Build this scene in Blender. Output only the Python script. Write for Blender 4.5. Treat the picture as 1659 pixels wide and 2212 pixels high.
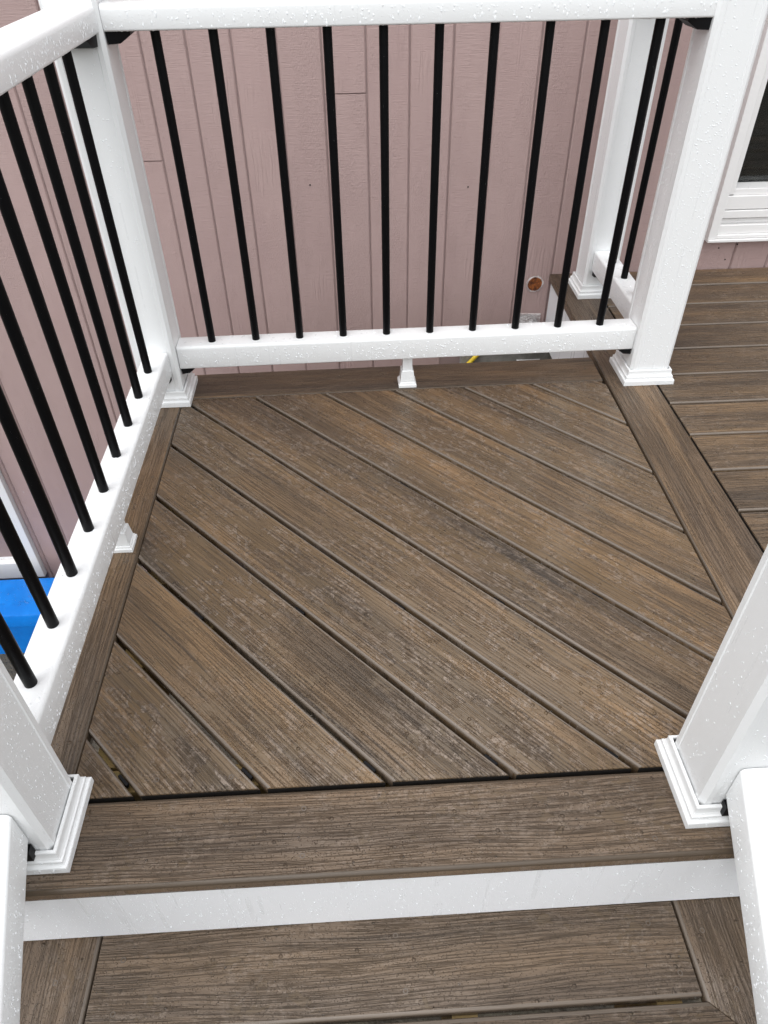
import bpy, math, random
import numpy as np
from mathutils import Vector, Matrix

for o in list(bpy.data.objects):
    bpy.data.objects.remove(o)
scene = bpy.context.scene
R = math.radians

# ------------------------------------------------------------------ camera, sky, sun, exposure
cam_d = bpy.data.cameras.new('camera')
cam = bpy.data.objects.new('camera', cam_d)
scene.collection.objects.link(cam)
cam.location = (0.4640, -0.5603, 1.0485)
cam.rotation_euler = (0.8528, 0.0113, -0.0538)
cam_d.sensor_fit = 'HORIZONTAL'
cam_d.sensor_width = 36.0
cam_d.lens = 36.0 * 1558.57 / 1659.0
cam_d.clip_start = 0.02
cam_d.clip_end = 500
scene.camera = cam
scene.render.resolution_x, scene.render.resolution_y = 768, 1024

SUN_ELEV, SUN_AZ = R(68), R(222)        # azimuth clockwise from +Y: behind the camera, to its left
world = bpy.data.worlds.new('World')
scene.world = world
world.use_nodes = True
wn, wl = world.node_tree.nodes, world.node_tree.links
wn.clear()
sky = wn.new('ShaderNodeTexSky')
sky.sky_type = 'NISHITA'
sky.sun_disc = False
sky.sun_elevation = SUN_ELEV
sky.sun_rotation = SUN_AZ
sky.air_density = 1.0
sky.dust_density = 3.0
sky.ozone_density = 1.0
hs = wn.new('ShaderNodeHueSaturation')
hs.inputs['Saturation'].default_value = 0.20
bg = wn.new('ShaderNodeBackground')
bg.inputs['Strength'].default_value = 0.15
wo = wn.new('ShaderNodeOutputWorld')
wl.new(sky.outputs['Color'], hs.inputs['Color'])
# overcast: an even cloud layer veils most of the clear-sky gradient
cloud = wn.new('ShaderNodeMix'); cloud.data_type = 'RGBA'
cloud.inputs[0].default_value = 0.6
cloud.inputs[7].default_value = (5.0, 5.15, 5.3, 1.0)
wl.new(hs.outputs['Color'], cloud.inputs[6])
wl.new(cloud.outputs[2], bg.inputs['Color'])
wl.new(bg.outputs['Background'], wo.inputs['Surface'])

sun_d = bpy.data.lights.new('sun', 'SUN')
sun_d.energy = 0.5
sun_d.angle = R(90)
sun_d.color = (1.0, 0.985, 0.965)
sun = bpy.data.objects.new('sun', sun_d)
scene.collection.objects.link(sun)
to_sun = Vector((math.sin(SUN_AZ) * math.cos(SUN_ELEV), math.cos(SUN_AZ) * math.cos(SUN_ELEV), math.sin(SUN_ELEV)))
sun.rotation_euler = (-to_sun).to_track_quat('-Z', 'Y').to_euler()
sun.location = to_sun * 20

vs = scene.view_settings
vs.view_transform = 'Standard'
vs.look = 'None'
vs.exposure = 1.25
vs.gamma = 1.0
vs.use_curve_mapping = False
scene.cycles.use_denoising = True
scene.cycles.denoiser = 'OPENIMAGEDENOISE'
scene.cycles.denoising_input_passes = 'RGB_ALBEDO_NORMAL'
scene.cycles.denoising_prefilter = 'NONE'
scene.cycles.max_bounces = 7
scene.cycles.caustics_reflective = False
scene.cycles.transmission_bounces = 8
scene.cycles.transparent_max_bounces = 12

rng = random.Random(11)

# ------------------------------------------------------------------ node helpers
class NT:
    def __init__(self, name):
        self.m = bpy.data.materials.new(name)
        self.m.use_nodes = True
        self.t = self.m.node_tree
        self.n, self.l = self.t.nodes, self.t.links
        self.b = self.n['Principled BSDF']
        self.out = self.n['Material Output']
    def put(self, sock, v):
        if hasattr(v, 'is_linked') or isinstance(v, bpy.types.NodeSocket):
            self.l.new(v, sock)
        elif v is not None:
            sock.default_value = v
    def math(self, op, a, b=None, c=None, clamp=False):
        n = self.n.new('ShaderNodeMath'); n.operation = op; n.use_clamp = clamp
        for i, v in enumerate((a, b, c)):
            if v is not None: self.put(n.inputs[i], v)
        return n.outputs[0]
    def vmath(self, op, a, b=None):
        n = self.n.new('ShaderNodeVectorMath'); n.operation = op
        self.put(n.inputs[0], a)
        if b is not None: self.put(n.inputs[1], b)
        return n.outputs[0]
    def coord(self):
        return self.n.new('ShaderNodeTexCoord').outputs['Object']
    def rand(self):
        return self.n.new('ShaderNodeObjectInfo').outputs['Random']
    def sep(self, v):
        n = self.n.new('ShaderNodeSeparateXYZ'); self.put(n.inputs[0], v); return n.outputs
    def comb(self, x, y, z):
        n = self.n.new('ShaderNodeCombineXYZ')
        for i, v in enumerate((x, y, z)): self.put(n.inputs[i], v)
        return n.outputs[0]
    def noise(self, v, scale, detail=2.0, rough=0.5, dist=0.0):
        n = self.n.new('ShaderNodeTexNoise'); n.noise_dimensions = '3D'
        self.put(n.inputs['Vector'], v)
        n.inputs['Scale'].default_value = scale; n.inputs['Detail'].default_value = detail
        n.inputs['Roughness'].default_value = rough; n.inputs['Distortion'].default_value = dist
        return n.outputs['Fac']
    def voro(self, v, scale, feature='F1', rnd=1.0):
        n = self.n.new('ShaderNodeTexVoronoi'); n.feature = feature
        self.put(n.inputs['Vector'], v); n.inputs['Scale'].default_value = scale
        n.inputs['Randomness'].default_value = rnd
        return n.outputs
    def ramp(self, f, stops, interp='LINEAR'):
        n = self.n.new('ShaderNodeValToRGB'); n.color_ramp.interpolation = interp
        e = n.color_ramp.elements
        while len(e) < len(stops): e.new(0.5)
        for el, (p, c) in zip(e, stops):
            el.position = p
            el.color = c if len(c) == 4 else (*c, 1)
        self.put(n.inputs[0], f)
        return n.outputs['Color']
    def step(self, f, a, b, lo=0.0, hi=1.0):
        n = self.n.new('ShaderNodeMapRange'); n.interpolation_type = 'SMOOTHSTEP'
        self.put(n.inputs['Value'], f)
        self.put(n.inputs['From Min'], a); self.put(n.inputs['From Max'], b)
        self.put(n.inputs['To Min'], lo); self.put(n.inputs['To Max'], hi)
        return n.outputs[0]
    def mix(self, f, a, b, mode='MIX'):
        n = self.n.new('ShaderNodeMix'); n.data_type = 'RGBA'; n.blend_type = mode
        self.put(n.inputs[0], f); self.put(n.inputs[6], a); self.put(n.inputs[7], b)
        return n.outputs[2]
    def bump(self, h, dist, strength=1.0, normal=None):
        n = self.n.new('ShaderNodeBump')
        n.inputs['Strength'].default_value = strength; n.inputs['Distance'].default_value = dist
        self.put(n.inputs['Height'], h)
        if normal is not None: self.put(n.inputs['Normal'], normal)
        return n.outputs[0]
    def set(self, **kw):
        for k, v in kw.items():
            self.put(self.b.inputs[k.replace('_', ' ')], v)
        return self.m

def C(*v): return (*v, 1.0)

# ------------------------------------------------------------------ materials
def deck_material(name, mottle, tint, streak, rough_base, wavy, paint=0.42, relief=0.0022):
    """Wet brown composite decking: local x runs along the board."""
    t = NT(name)
    co = t.coord(); rnd = t.rand()
    off = t.comb(t.math('MULTIPLY', rnd, 37.0), t.math('MULTIPLY', rnd, 91.0), t.math('MULTIPLY', rnd, 53.0))
    p = t.vmath('ADD', co, off)
    x, y, z = t.sep(p)
    warp = t.noise(t.vmath('MULTIPLY', p, (2.2, 9.0, 1.0)), 1.0, 2, 0.5)
    yw = t.math('ADD', y, t.math('MULTIPLY', warp, wavy))
    # broad colour streaks
    s1 = t.noise(t.comb(t.math('MULTIPLY', x, 0.9), t.math('MULTIPLY', yw, 13.0), 0.0), 1.0, 3, 0.5)
    s1 = t.math('ADD', s1, t.math('MULTIPLY', t.math('SUBTRACT', rnd, 0.5), 0.14))
    col = t.ramp(s1, [(0.28, (0.052, 0.040, 0.031)), (0.42, (0.088, 0.063, 0.043)), (0.53, (0.108, 0.075, 0.048)),
                      (0.64, (0.148, 0.100, 0.060)), (0.76, (0.180, 0.114, 0.062))])
    if wavy > 0.035: col = t.mix(0.5, col, C(0.100, 0.073, 0.051))
    col = t.mix(1.0, col, tint, 'MULTIPLY')
    # dark streaks
    s2 = t.noise(t.comb(t.math('MULTIPLY', x, 1.7), t.math('MULTIPLY', yw, 62.0), 3.0), 1.0, 3, 0.6)
    dk = t.step(s2, 0.56, 0.72)
    col = t.mix(t.math('MULTIPLY', dk, streak), col, C(0.034, 0.030, 0.028))
    # fine embossed grain
    g = t.noise(t.comb(t.math('MULTIPLY', x, 5.0), t.math('MULTIPLY', yw, 330.0), 7.0), 1.0, 2.5, 0.6)
    g2 = t.noise(t.comb(t.math('MULTIPLY', x, 14.0), t.math('MULTIPLY', yw, 700.0), 1.0), 1.0, 2.0, 0.6)
    gl = t.step(g, 0.38, 0.52)
    # rain: films of standing water (smooth, dark) between damp beaded areas (rough, paler)
    wb = t.noise(t.vmath('MULTIPLY', p, (21.0, 34.0, 1.0)), 1.0, 8.0, 0.70, 0.5)
    big = t.noise(t.vmath('MULTIPLY', p, (2.6, 4.5, 1.0)), 1.0, 3, 0.5)
    thr = t.math('SUBTRACT', 0.70 - 0.19 * mottle, t.math('MULTIPLY', t.math('SUBTRACT', big, 0.5), 0.45))
    film = t.step(wb, thr, t.math('ADD', thr, 0.022))
    beads = t.voro(p, 430.0)
    bd = t.step(beads['Distance'], 0.05, 0.42, 1.0, 0.0)
    sel = t.step(t.sep(beads['Color'])[0], 0.45, 0.6)
    bd = t.math('MULTIPLY', bd, sel)
    damp = t.math('SUBTRACT', 1.0, film)
    lace = t.step(t.noise(t.vmath('MULTIPLY', p, (62.0, 84.0, 1.0)), 1.0, 7, 0.78), 0.47, 0.56)
    near = t.step(wb, t.math('SUBTRACT', thr, 0.15), thr)
    patch = t.step(big, 0.36, 0.56, 0.12, 1.0)
    pale = t.math('MULTIPLY', t.math('MULTIPLY', damp, patch), t.math('MULTIPLY', lace, t.math('MULTIPLY', near, 0.72 * mottle)))
    col = t.mix(pale, col, C(0.270, 0.215, 0.172))
    col = t.mix(t.math('MULTIPLY', film, 0.42), col, C(0.112, 0.079, 0.045))
    col = t.mix(t.math('MULTIPLY', t.math('SUBTRACT', 1.0, gl), paint), col, C(0.030, 0.022, 0.017))
    col = t.mix(t.step(g2, 0.55, 0.8, 0.0, 0.22), col, C(0.22, 0.18, 0.145))
    # occasional large clear drops
    vd = t.voro(p, 62.0)
    drop = t.math('MULTIPLY', t.step(vd['Distance'], 0.10, 0.24, 1.0, 0.0), t.step(t.sep(vd['Color'])[1], 0.80, 0.84))
    h = t.math('MULTIPLY', gl, 0.9)
    h = t.math('ADD', h, t.math('MULTIPLY', g2, 0.35))
    h = t.math('MULTIPLY', h, t.math('SUBTRACT', 1.0, t.math('MULTIPLY', film, 0.55)))
    h = t.math('ADD', h, t.math('MULTIPLY', film, 0.7))
    h = t.math('ADD', h, t.math('MULTIPLY', t.math('MULTIPLY', bd, damp), 0.9))
    h = t.math('ADD', h, t.math('MULTIPLY', drop, 1.6))
    rough = t.math('SUBTRACT', rough_base, t.math('MULTIPLY', film, rough_base - 0.16))
    rough = t.math('SUBTRACT', rough, t.math('MULTIPLY', t.math('MULTIPLY', bd, damp), 0.15), clamp=True)
    return t.set(Base_Color=col, Roughness=rough, IOR=1.38, Normal=t.bump(h, relief, 0.95))

M = {}
def edge_material(name, c1, c2):
    t = NT(name)
    co = t.coord()
    n = t.noise(t.vmath('MULTIPLY', co, (9.0, 200.0, 200.0)), 1.0, 4, 0.6)
    col = t.mix(n, C(*c1), C(*c2))
    return t.set(Base_Color=col, Roughness=0.27, IOR=1.42, Normal=t.bump(t.noise(co, 500.0, 3, 0.6), 0.0005, 0.6))
M['edge'] = edge_material('smooth_board_edge', (0.100, 0.078, 0.060), (0.185, 0.150, 0.120))
M['edge_dark'] = edge_material('smooth_nosing_edge', (0.055, 0.040, 0.027), (0.085, 0.062, 0.042))
M['cut_shade'] = NT('shaded_cut_end').set(Base_Color=C(0.010, 0.008, 0.007), Roughness=0.7)  # near-black colour paints the gap's shadow onto the sawn board ends
M['deck'] = deck_material('wet_decking', 1.0, C(1.40, 1.31, 1.14), 0.55, 0.38, 0.016)
M['border'] = deck_material('wet_border_board', 0.25, C(1.22, 1.18, 1.13), 0.35, 0.36, 0.030, 0.34)
M['step'] = deck_material('wet_step_board', 0.62, C(1.30, 1.30, 1.33), 0.35, 0.25, 0.036, 0.19, 0.0030)
M['deck2'] = deck_material('wet_main_decking', 0.5, C(1.36, 1.32, 1.24), 0.45, 0.34, 0.018, 0.38)

def vinyl_material(name, base, rough, drops):
    t = NT(name)
    co = t.coord()
    v = t.noise(co, 7.0, 4, 0.6)
    x, y, z = t.sep(co)
    run = t.noise(t.vmath('MULTIPLY', co, (75.0, 75.0, 1.6)), 1.0, 2, 0.5)
    f = t.math('MULTIPLY', t.step(run, 0.60, 0.70), t.step(v, 0.42, 0.6))
    col = t.mix(t.math('MULTIPLY', f, (0.22 if drops >= 1 else 0.13) if drops else 0.04), C(*base), C(0.60, 0.615, 0.62))
    vb = t.voro(co, 260.0)
    bd = t.math('MULTIPLY', t.step(vb['Distance'], 0.05, 0.30, 1.0, 0.0), t.step(t.sep(vb['Color'])[0], 0.62, 0.70))
    fine = t.noise(co, 900.0, 2, 0.5)
    h = t.math('ADD', t.math('MULTIPLY', bd, drops), t.math('MULTIPLY', fine, 0.05))
    rr = t.math('SUBTRACT', rough, t.math('MULTIPLY', f, 0.15))
    return t.set(Base_Color=col, Roughness=rr, IOR=1.45, Normal=t.bump(h, 0.0008, 0.7))
M['vinyl'] = vinyl_material('white_vinyl', (0.765, 0.775, 0.775), 0.34, 0.6)
M['fascia'] = vinyl_material('white_fascia', (0.78, 0.79, 0.805), 0.30, 1.0)
M['vinyl_dry'] = vinyl_material('white_window_vinyl', (0.76, 0.75, 0.74), 0.4, 0.0)

def metal_black():
    t = NT('black_powder_coat')
    co = t.coord()
    n = t.noise(co, 1400.0, 2, 0.6)
    vb = t.voro(co, 300.0)
    bd = t.math('MULTIPLY', t.step(vb['Distance'], 0.05, 0.28, 1.0, 0.0), t.step(t.sep(vb['Color'])[0], 0.7, 0.76))
    h = t.math('ADD', t.math('MULTIPLY', n, 0.12), bd)
    return t.set(Base_Color=C(0.0018, 0.0018, 0.0024), Roughness=0.38, IOR=1.22, Normal=t.bump(h, 0.0006, 0.6))
M['black'] = metal_black()
M['plastic'] = NT('black_plastic').set(Base_Color=C(0.004, 0.004, 0.005), Roughness=0.5, IOR=1.3)

def siding():
    t = NT('mauve_painted_siding')
    co = t.coord(); rnd = t.rand()
    p = t.vmath('ADD', co, t.comb(t.math('MULTIPLY', rnd, 31.0), t.math('MULTIPLY', rnd, 17.0), t.math('MULTIPLY', rnd, 71.0)))
    saw = t.noise(t.vmath('MULTIPLY', p, (26.0, 1.0, 420.0)), 1.0, 3, 0.65)
    pat = t.noise(t.vmath('MULTIPLY', p, (9.0, 1.0, 3.0)), 1.0, 3, 0.55)
    rough = t.noise(t.vmath('MULTIPLY', p, (240.0, 1.0, 130.0)), 1.0, 3, 0.7)
    x, y, z = t.sep(p)
    wv = t.n.new('ShaderNodeTexWave'); wv.wave_type = 'BANDS'; wv.bands_direction = 'X'
    t.put(wv.inputs['Vector'], t.vmath('MULTIPLY', p, (1.0, 0.0, 0.12)))
    wv.inputs['Scale'].default_value = 22.0; wv.inputs['Distortion'].default_value = 9.0
    wv.inputs['Detail'].default_value = 2.0; wv.inputs['Detail Scale'].default_value = 2.2
    grain = t.math('MULTIPLY', wv.outputs['Fac'], t.step(pat, 0.56, 0.66))
    var = t.noise(t.vmath('MULTIPLY', p, (5.0, 1.0, 1.3)), 1.0, 4, 0.6)
    col = t.ramp(var, [(0.3, (0.380, 0.270, 0.256)), (0.7, (0.420, 0.306, 0.288))])
    tone = t.math('ADD', 0.955, t.math('MULTIPLY', rnd, 0.09))
    col = t.mix(1.0, col, t.comb(tone, tone, tone), 'MULTIPLY')
    sc = t.voro(t.vmath('MULTIPLY', p, (1.0, 1.0, 0.6)), 9.0)
    scuff = t.math('MULTIPLY', t.step(sc['Distance'], 0.015, 0.05, 1.0, 0.0), t.step(t.sep(sc['Color'])[0], 0.75, 0.8))
    col = t.mix(t.math('MULTIPLY', scuff, 0.35), col, C(0.52, 0.47, 0.45))
    h = t.math('ADD', t.math('MULTIPLY', saw, 0.55), t.math('MULTIPLY', grain, 0.45))
    h = t.math('ADD', h, t.math('MULTIPLY', t.math('MULTIPLY', rough, t.step(pat, 0.40, 0.52, 1.0, 0.15)), 0.9))
    return t.set(Base_Color=col, Roughness=0.58, IOR=1.4, Normal=t.bump(h, 0.0030, 0.85))
M['siding'] = siding()

def simple(name, c1, c2, scale, rough, dist=0.001, detail=5):
    t = NT(name)
    co = t.coord()
    n = t.noise(co, scale, detail, 0.65)
    n2 = t.noise(co, scale * 9, 3, 0.6)
    col = t.mix(t.step(n, 0.35, 0.65), C(*c1), C(*c2))
    h = t.math('ADD', n, t.math('MULTIPLY', n2, 0.5))
    return t.set(Base_Color=col, Roughness=rough, Normal=t.bump(h, dist, 0.8))
M['groove'] = simple('mauve_groove_paint', (0.26, 0.19, 0.182), (0.29, 0.215, 0.205), 12, 0.7)
M['concrete'] = simple('grey_concrete', (0.17, 0.165, 0.15), (0.28, 0.27, 0.25), 14, 0.75, 0.003)
M['soil'] = simple('wet_brown_soil', (0.035, 0.028, 0.018), (0.09, 0.075, 0.05), 9, 0.7, 0.03)
M['rust'] = simple('rusty_orange_foam', (0.045, 0.010, 0.003), (0.36, 0.105, 0.018), 60, 0.75, 0.006)
M['torn'] = simple('torn_white_sheathing', (0.36, 0.28, 0.27), (0.62, 0.58, 0.57), 60, 0.7)
M['hose'] = simple('yellow_rubber', (0.62, 0.43, 0.02), (0.74, 0.55, 0.03), 20, 0.4)
M['dark'] = NT('dark_room').set(Base_Color=C(0.012, 0.012, 0.012), Roughness=0.9)
M['screw'] = NT('brown_screw').set(Base_Color=C(0.12, 0.095, 0.075), Roughness=0.35, Metallic=0.2)

def lumber():
    t = NT('treated_lumber')
    co = t.coord()
    n = t.noise(t.vmath('MULTIPLY', co, (4.0, 60.0, 60.0)), 1.0, 4, 0.6)
    col = t.ramp(n, [(0.3, (0.20, 0.13, 0.045)), (0.6, (0.38, 0.26, 0.10)), (0.75, (0.22, 0.20, 0.07))])
    return t.set(Base_Color=col, Roughness=0.6)
M['lumber'] = lumber()

def blue():
    t = NT('blue_plastic')
    co = t.coord()
    n = t.noise(co, 9, 5, 0.65)
    col = t.mix(t.step(n, 0.35, 0.7), C(0.002, 0.165, 0.60), C(0.004, 0.205, 0.70))
    scr = t.noise(t.vmath('MULTIPLY', co, (6.0, 90.0, 6.0)), 1.0, 4, 0.7)
    col = t.mix(t.step(scr, 0.66, 0.74, 0.0, 0.4), col, C(0.10, 0.13, 0.12))
    vb = t.voro(co, 70.0)
    bd = t.math('MULTIPLY', t.step(vb['Distance'], 0.05, 0.25, 1.0, 0.0), t.step(t.sep(vb['Color'])[0], 0.6, 0.66))
    return t.set(Base_Color=col, Roughness=0.26, Normal=t.bump(t.math('ADD', bd, t.math('MULTIPLY', n, 0.6)), 0.003, 0.8))
M['blue'] = blue()

def foil():
    t = NT('crumpled_foil')
    co = t.coord()
    v = t.voro(co, 90.0)
    n = t.noise(co, 160.0, 4, 0.7)
    return t.set(Base_Color=C(0.55, 0.55, 0.55), Metallic=0.9, Roughness=0.33,
                 Normal=t.bump(t.math('ADD', v['Distance'], n), 0.006, 1.0))
M['foil'] = foil()

def water():
    t = NT('water_drop')
    fr = t.n.new('ShaderNodeFresnel'); fr.inputs['IOR'].default_value = 1.34
    tr = t.n.new('ShaderNodeBsdfRefraction'); tr.inputs['IOR'].default_value = 1.33; tr.inputs['Roughness'].default_value = 0.0
    gl = t.n.new('ShaderNodeBsdfGlossy'); gl.inputs['Roughness'].default_value = 0.03
    mx = t.n.new('ShaderNodeMixShader')
    t.l.new(fr.outputs[0], mx.inputs[0]); t.l.new(tr.outputs[0], mx.inputs[1]); t.l.new(gl.outputs[0], mx.inputs[2])
    t.l.new(mx.outputs[0], t.out.inputs['Surface'])
    t.n.remove(t.b)
    return t.m
M['water'] = NT('water_drop_on_white').set(Base_Color=C(0.79, 0.81, 0.82), Roughness=0.10, IOR=1.33)
M['water_clear'] = water()

def glass():
    t = NT('window_glass')
    co = t.coord()
    sm = t.step(t.noise(co, 7.0, 6, 0.7), 0.5, 0.75, 0.02, 0.30)
    tr = t.n.new('ShaderNodeBsdfTransparent'); tr.inputs['Color'].default_value = (0.75, 0.78, 0.76, 1)
    gl = t.n.new('ShaderNodeBsdfGlossy'); t.put(gl.inputs['Roughness'], sm)
    fr = t.n.new('ShaderNodeFresnel'); fr.inputs['IOR'].default_value = 1.5
    mx = t.n.new('ShaderNodeMixShader')
    t.l.new(fr.outputs[0], mx.inputs[0]); t.l.new(tr.outputs[0], mx.inputs[1]); t.l.new(gl.outputs[0], mx.inputs[2])
    t.l.new(mx.outputs[0], t.out.inputs['Surface'])
    t.n.remove(t.b)
    return t.m
M['glass'] = glass()

# ------------------------------------------------------------------ mesh helpers
COL = scene.collection

class MB:
    def __init__(self): self.v, self.f = [], []
    def add(self, verts, faces):
        b = len(self.v); self.v += [tuple(p) for p in verts]
        self.f += [tuple(i + b for i in fc) for fc in faces]
        return self
    def box(self, x0, x1, y0, y1, z0, z1):
        vs_ = [(x, y, z) for x in (x0, x1) for y in (y0, y1) for z in (z0, z1)]
        return self.add(vs_, [(0, 1, 3, 2), (4, 6, 7, 5), (0, 4, 5, 1), (2, 3, 7, 6), (0, 2, 6, 4), (1, 5, 7, 3)])
    def loft(self, rings, cap0=True, cap1=True):
        n = len(rings[0]); v = [p for r in rings for p in r]; f = []
        for k in range(len(rings) - 1):
            for i in range(n):
                j = (i + 1) % n
                f.append((k * n + i, k * n + j, (k + 1) * n + j, (k + 1) * n + i))
        if cap0: f.append(tuple(reversed(range(n))))
        if cap1: f.append(tuple((len(rings) - 1) * n + i for i in range(n)))
        return self.add(v, f)
    def tube(self, path, r, seg=12):
        path = [Vector(p) for p in path]; rings = []
        for i, p in enumerate(path):
            d = (path[min(i + 1, len(path) - 1)] - path[max(i - 1, 0)]).normalized()
            a = d.orthogonal().normalized() if abs(d.z) > .9 else d.cross(Vector((0, 0, 1))).normalized()
            b = d.cross(a).normalized()
            rr = r[i] if isinstance(r, (list, tuple)) else r
            rings.append([p + a * (rr * math.cos(2 * math.pi * k / seg)) + b * (rr * math.sin(2 * math.pi * k / seg)) for k in range(seg)])
        return self.loft(rings)
    def mesh(self, name, mat, smooth=40):
        me = bpy.data.meshes.new(name)
        me.from_pydata(self.v, [], self.f)
        me.validate()
        import bmesh
        bm = bmesh.new(); bm.from_mesh(me)
        bmesh.ops.recalc_face_normals(bm, faces=bm.faces)
        bm.to_mesh(me); bm.free()
        me.materials.append(mat)
        if smooth:
            me.polygons.foreach_set('use_smooth', [True] * len(me.polygons))
            me.set_sharp_from_angle(angle=R(smooth))
        return me
    def build(self, name, mat, parent=None, loc=(0, 0, 0), rot=(0, 0, 0), smooth=40):
        return link(name, self.mesh(name, mat, smooth), parent, loc, rot)

def link(name, me, parent=None, loc=(0, 0, 0), rot=(0, 0, 0)):
    o = bpy.data.objects.new(name, me)
    COL.objects.link(o)
    o.parent = parent
    o.location = loc
    o.rotation_euler = rot
    return o

def thing(name, label, cat, loc=(0, 0, 0), rz=0.0, group=None):
    o = bpy.data.objects.new(name, None)
    o.empty_display_size = 0.1
    COL.objects.link(o)
    o.location = loc; o.rotation_euler = (0, 0, rz)
    o['label'] = label; o['category'] = cat
    if group: o['group'] = group
    return o

def clip(poly, a, b, c):
    """keep a*x + b*y <= c; poly is a list of (x, y, tag of the edge leaving this vertex)"""
    out = []
    n = len(poly)
    for i in range(n):
        p, q = poly[i], poly[(i + 1) % n]
        dp, dq = a * p[0] + b * p[1] - c, a * q[0] + b * q[1] - c
        if dp <= 0: out.append(p)
        if (dp < 0 < dq) or (dq < 0 < dp):
            s = dp / (dp - dq)
            ip = (p[0] + s * (q[0] - p[0]), p[1] + s * (q[1] - p[1]))
            out.append((*ip, 'cut' if dp < 0 else p[2]))
    return out

def inset(poly, dists):
    """move every edge of a convex counter-clockwise polygon inwards by its own distance"""
    n = len(poly); lines = []
    for i in range(n):
        x0, y0 = poly[i][:2]; x1, y1 = poly[(i + 1) % n][:2]
        L = math.hypot(x1 - x0, y1 - y0)
        nx, ny = -(y1 - y0) / L, (x1 - x0) / L
        d = dists[i]
        lines.append((nx, ny, nx * x0 + ny * y0 + d))
    pts = []
    for i in range(n):
        a1, b1, c1 = lines[i - 1]; a2, b2, c2 = lines[i]
        det = a1 * b2 - a2 * b1
        if abs(det) < 1e-9:
            pts.append(poly[i][:2]); continue
        pts.append(((c1 * b2 - c2 * b1) / det, (a1 * c2 - a2 * c1) / det))
    return pts

def plank_mesh(poly, zt, th, r=0.0045, rcut=0.0008):
    """deck board from a plan outline: long edges rounded over, cut ends crisp"""
    clean = []
    for i, p in enumerate(poly):
        q = poly[(i + 1) % len(poly)]
        if math.hypot(p[0] - q[0], p[1] - q[1]) > 2e-4: clean.append(p)
    poly = clean
    rr = [r if p[2] == 'long' else rcut for p in poly]
    rings = []
    for k in (1.0,):
        rings.append([(x, y, zt - th) for x, y in inset(poly, [0.001] * len(poly))])
    # groove for the hidden clips on the long edges
    rings.append([(x, y, zt - th * 0.72) for x, y in inset(poly, [0.0] * len(poly))])
    for s in range(0, 6):
        a = s / 5 * math.pi / 2
        k = 1 - math.cos(a)
        rings.append([(x, y, zt - r + r * math.sin(a)) for x, y in inset(poly, [q * k for q in rr])])
    mb = MB().loft(rings)
    n = len(poly)
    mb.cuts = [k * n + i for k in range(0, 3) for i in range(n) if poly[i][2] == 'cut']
    mb.edge = [k * n + i for k in range(2, len(rings) - 1) for i in range(n) if poly[i][2] == 'long']
    return mb

def board(name, poly, zt, mat, parent, ang, th=0.024, r=0.0045, rcut=0.0008, edge='edge'):
    """poly in world plan coordinates; object frame turned so that local x follows the board"""
    cx = sum(p[0] for p in poly) / len(poly); cy = sum(p[1] for p in poly) / len(poly)
    c, s = math.cos(-ang), math.sin(-ang)
    loc = [(c * (p[0] - cx) - s * (p[1] - cy), s * (p[0] - cx) + c * (p[1] - cy), p[2]) for p in poly]
    mb = plank_mesh(loc, 0.0, th, r, rcut)
    o = mb.build(name, mat, parent, (cx, cy, zt), (0, 0, ang), 50)
    o.data.materials.append(M[edge]); o.data.materials.append(M['cut_shade'])
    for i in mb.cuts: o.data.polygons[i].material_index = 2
    for i in mb.edge: o.data.polygons[i].material_index = 1
    return o

# droplets -----------------------------------------------------------
def dome_data(seg=7):
    v = [(0, 0, 1.0)]; f = []
    for k, (rr, zz) in enumerate(((0.62, 0.80), (1.0, 0.0))):
        for i in range(seg):
            a = 2 * math.pi * i / seg
            v.append((rr * math.cos(a), rr * math.sin(a), zz))
    for i in range(seg):
        j = (i + 1) % seg
        f.append((0, 1 + i, 1 + j))
        f.append((1 + i, 1 + seg + i, 1 + seg + j)); f.append((1 + i, 1 + seg + j, 1 + j))
    return np.array(v), np.array(f)
DV, DF = dome_data()

def droplets(parent, spots, name='water_droplets', mat='water'):
    """spots: (point, normal, radius, stretch along the face's own 'down')"""
    if not spots: return
    V, F = [], []
    for i, (p, n, r, st) in enumerate(spots):
        n = np.array(n, float); n /= np.linalg.norm(n)
        dn = np.array((0, 0, -1.0)); dn = dn - n * dn.dot(n)
        if np.linalg.norm(dn) < 1e-3: dn = np.array((1.0, 0, 0)) - n * n[0]
        dn /= np.linalg.norm(dn)
        sd = np.cross(dn, n)
        q = np.array(p)[None] - 0.0002 * n[None] + DV[:, 0:1] * sd[None] * r + DV[:, 1:2] * dn[None] * r * st + DV[:, 2:3] * n[None] * r * 0.46
        V.append(q); F.append(DF + i * len(DV))
    V = np.concatenate(V); F = np.concatenate(F)
    me = bpy.data.meshes.new(name)
    me.vertices.add(len(V)); me.vertices.foreach_set('co', V.ravel())
    me.loops.add(F.size); me.loops.foreach_set('vertex_index', F.ravel())
    me.polygons.add(len(F)); me.polygons.foreach_set('loop_start', np.arange(0, F.size, 3))
    me.polygons.foreach_set('use_smooth', [True] * len(F))
    me.update(); me.validate()
    me.materials.append(M[mat])
    o = link(name, me, parent)
    o['kind'] = 'stuff'
    return o

def rect_spots(n, org, u, v, nrm, rmin=0.0007, rmax=0.0021, st=(1.0, 1.35), density=None):
    """random drops on the rectangle org + a*u + b*v"""
    out = []
    org, u, v = Vector(org), Vector(u), Vector(v)
    for _ in range(n):
        a, b = rng.random(), rng.random()
        if density and rng.random() > density(a, b): continue
        r = rmin + (rmax - rmin) * rng.random() ** 2.6
        out.append((org + u * a + v * b, nrm, r, rng.uniform(*st)))
    return out

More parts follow.
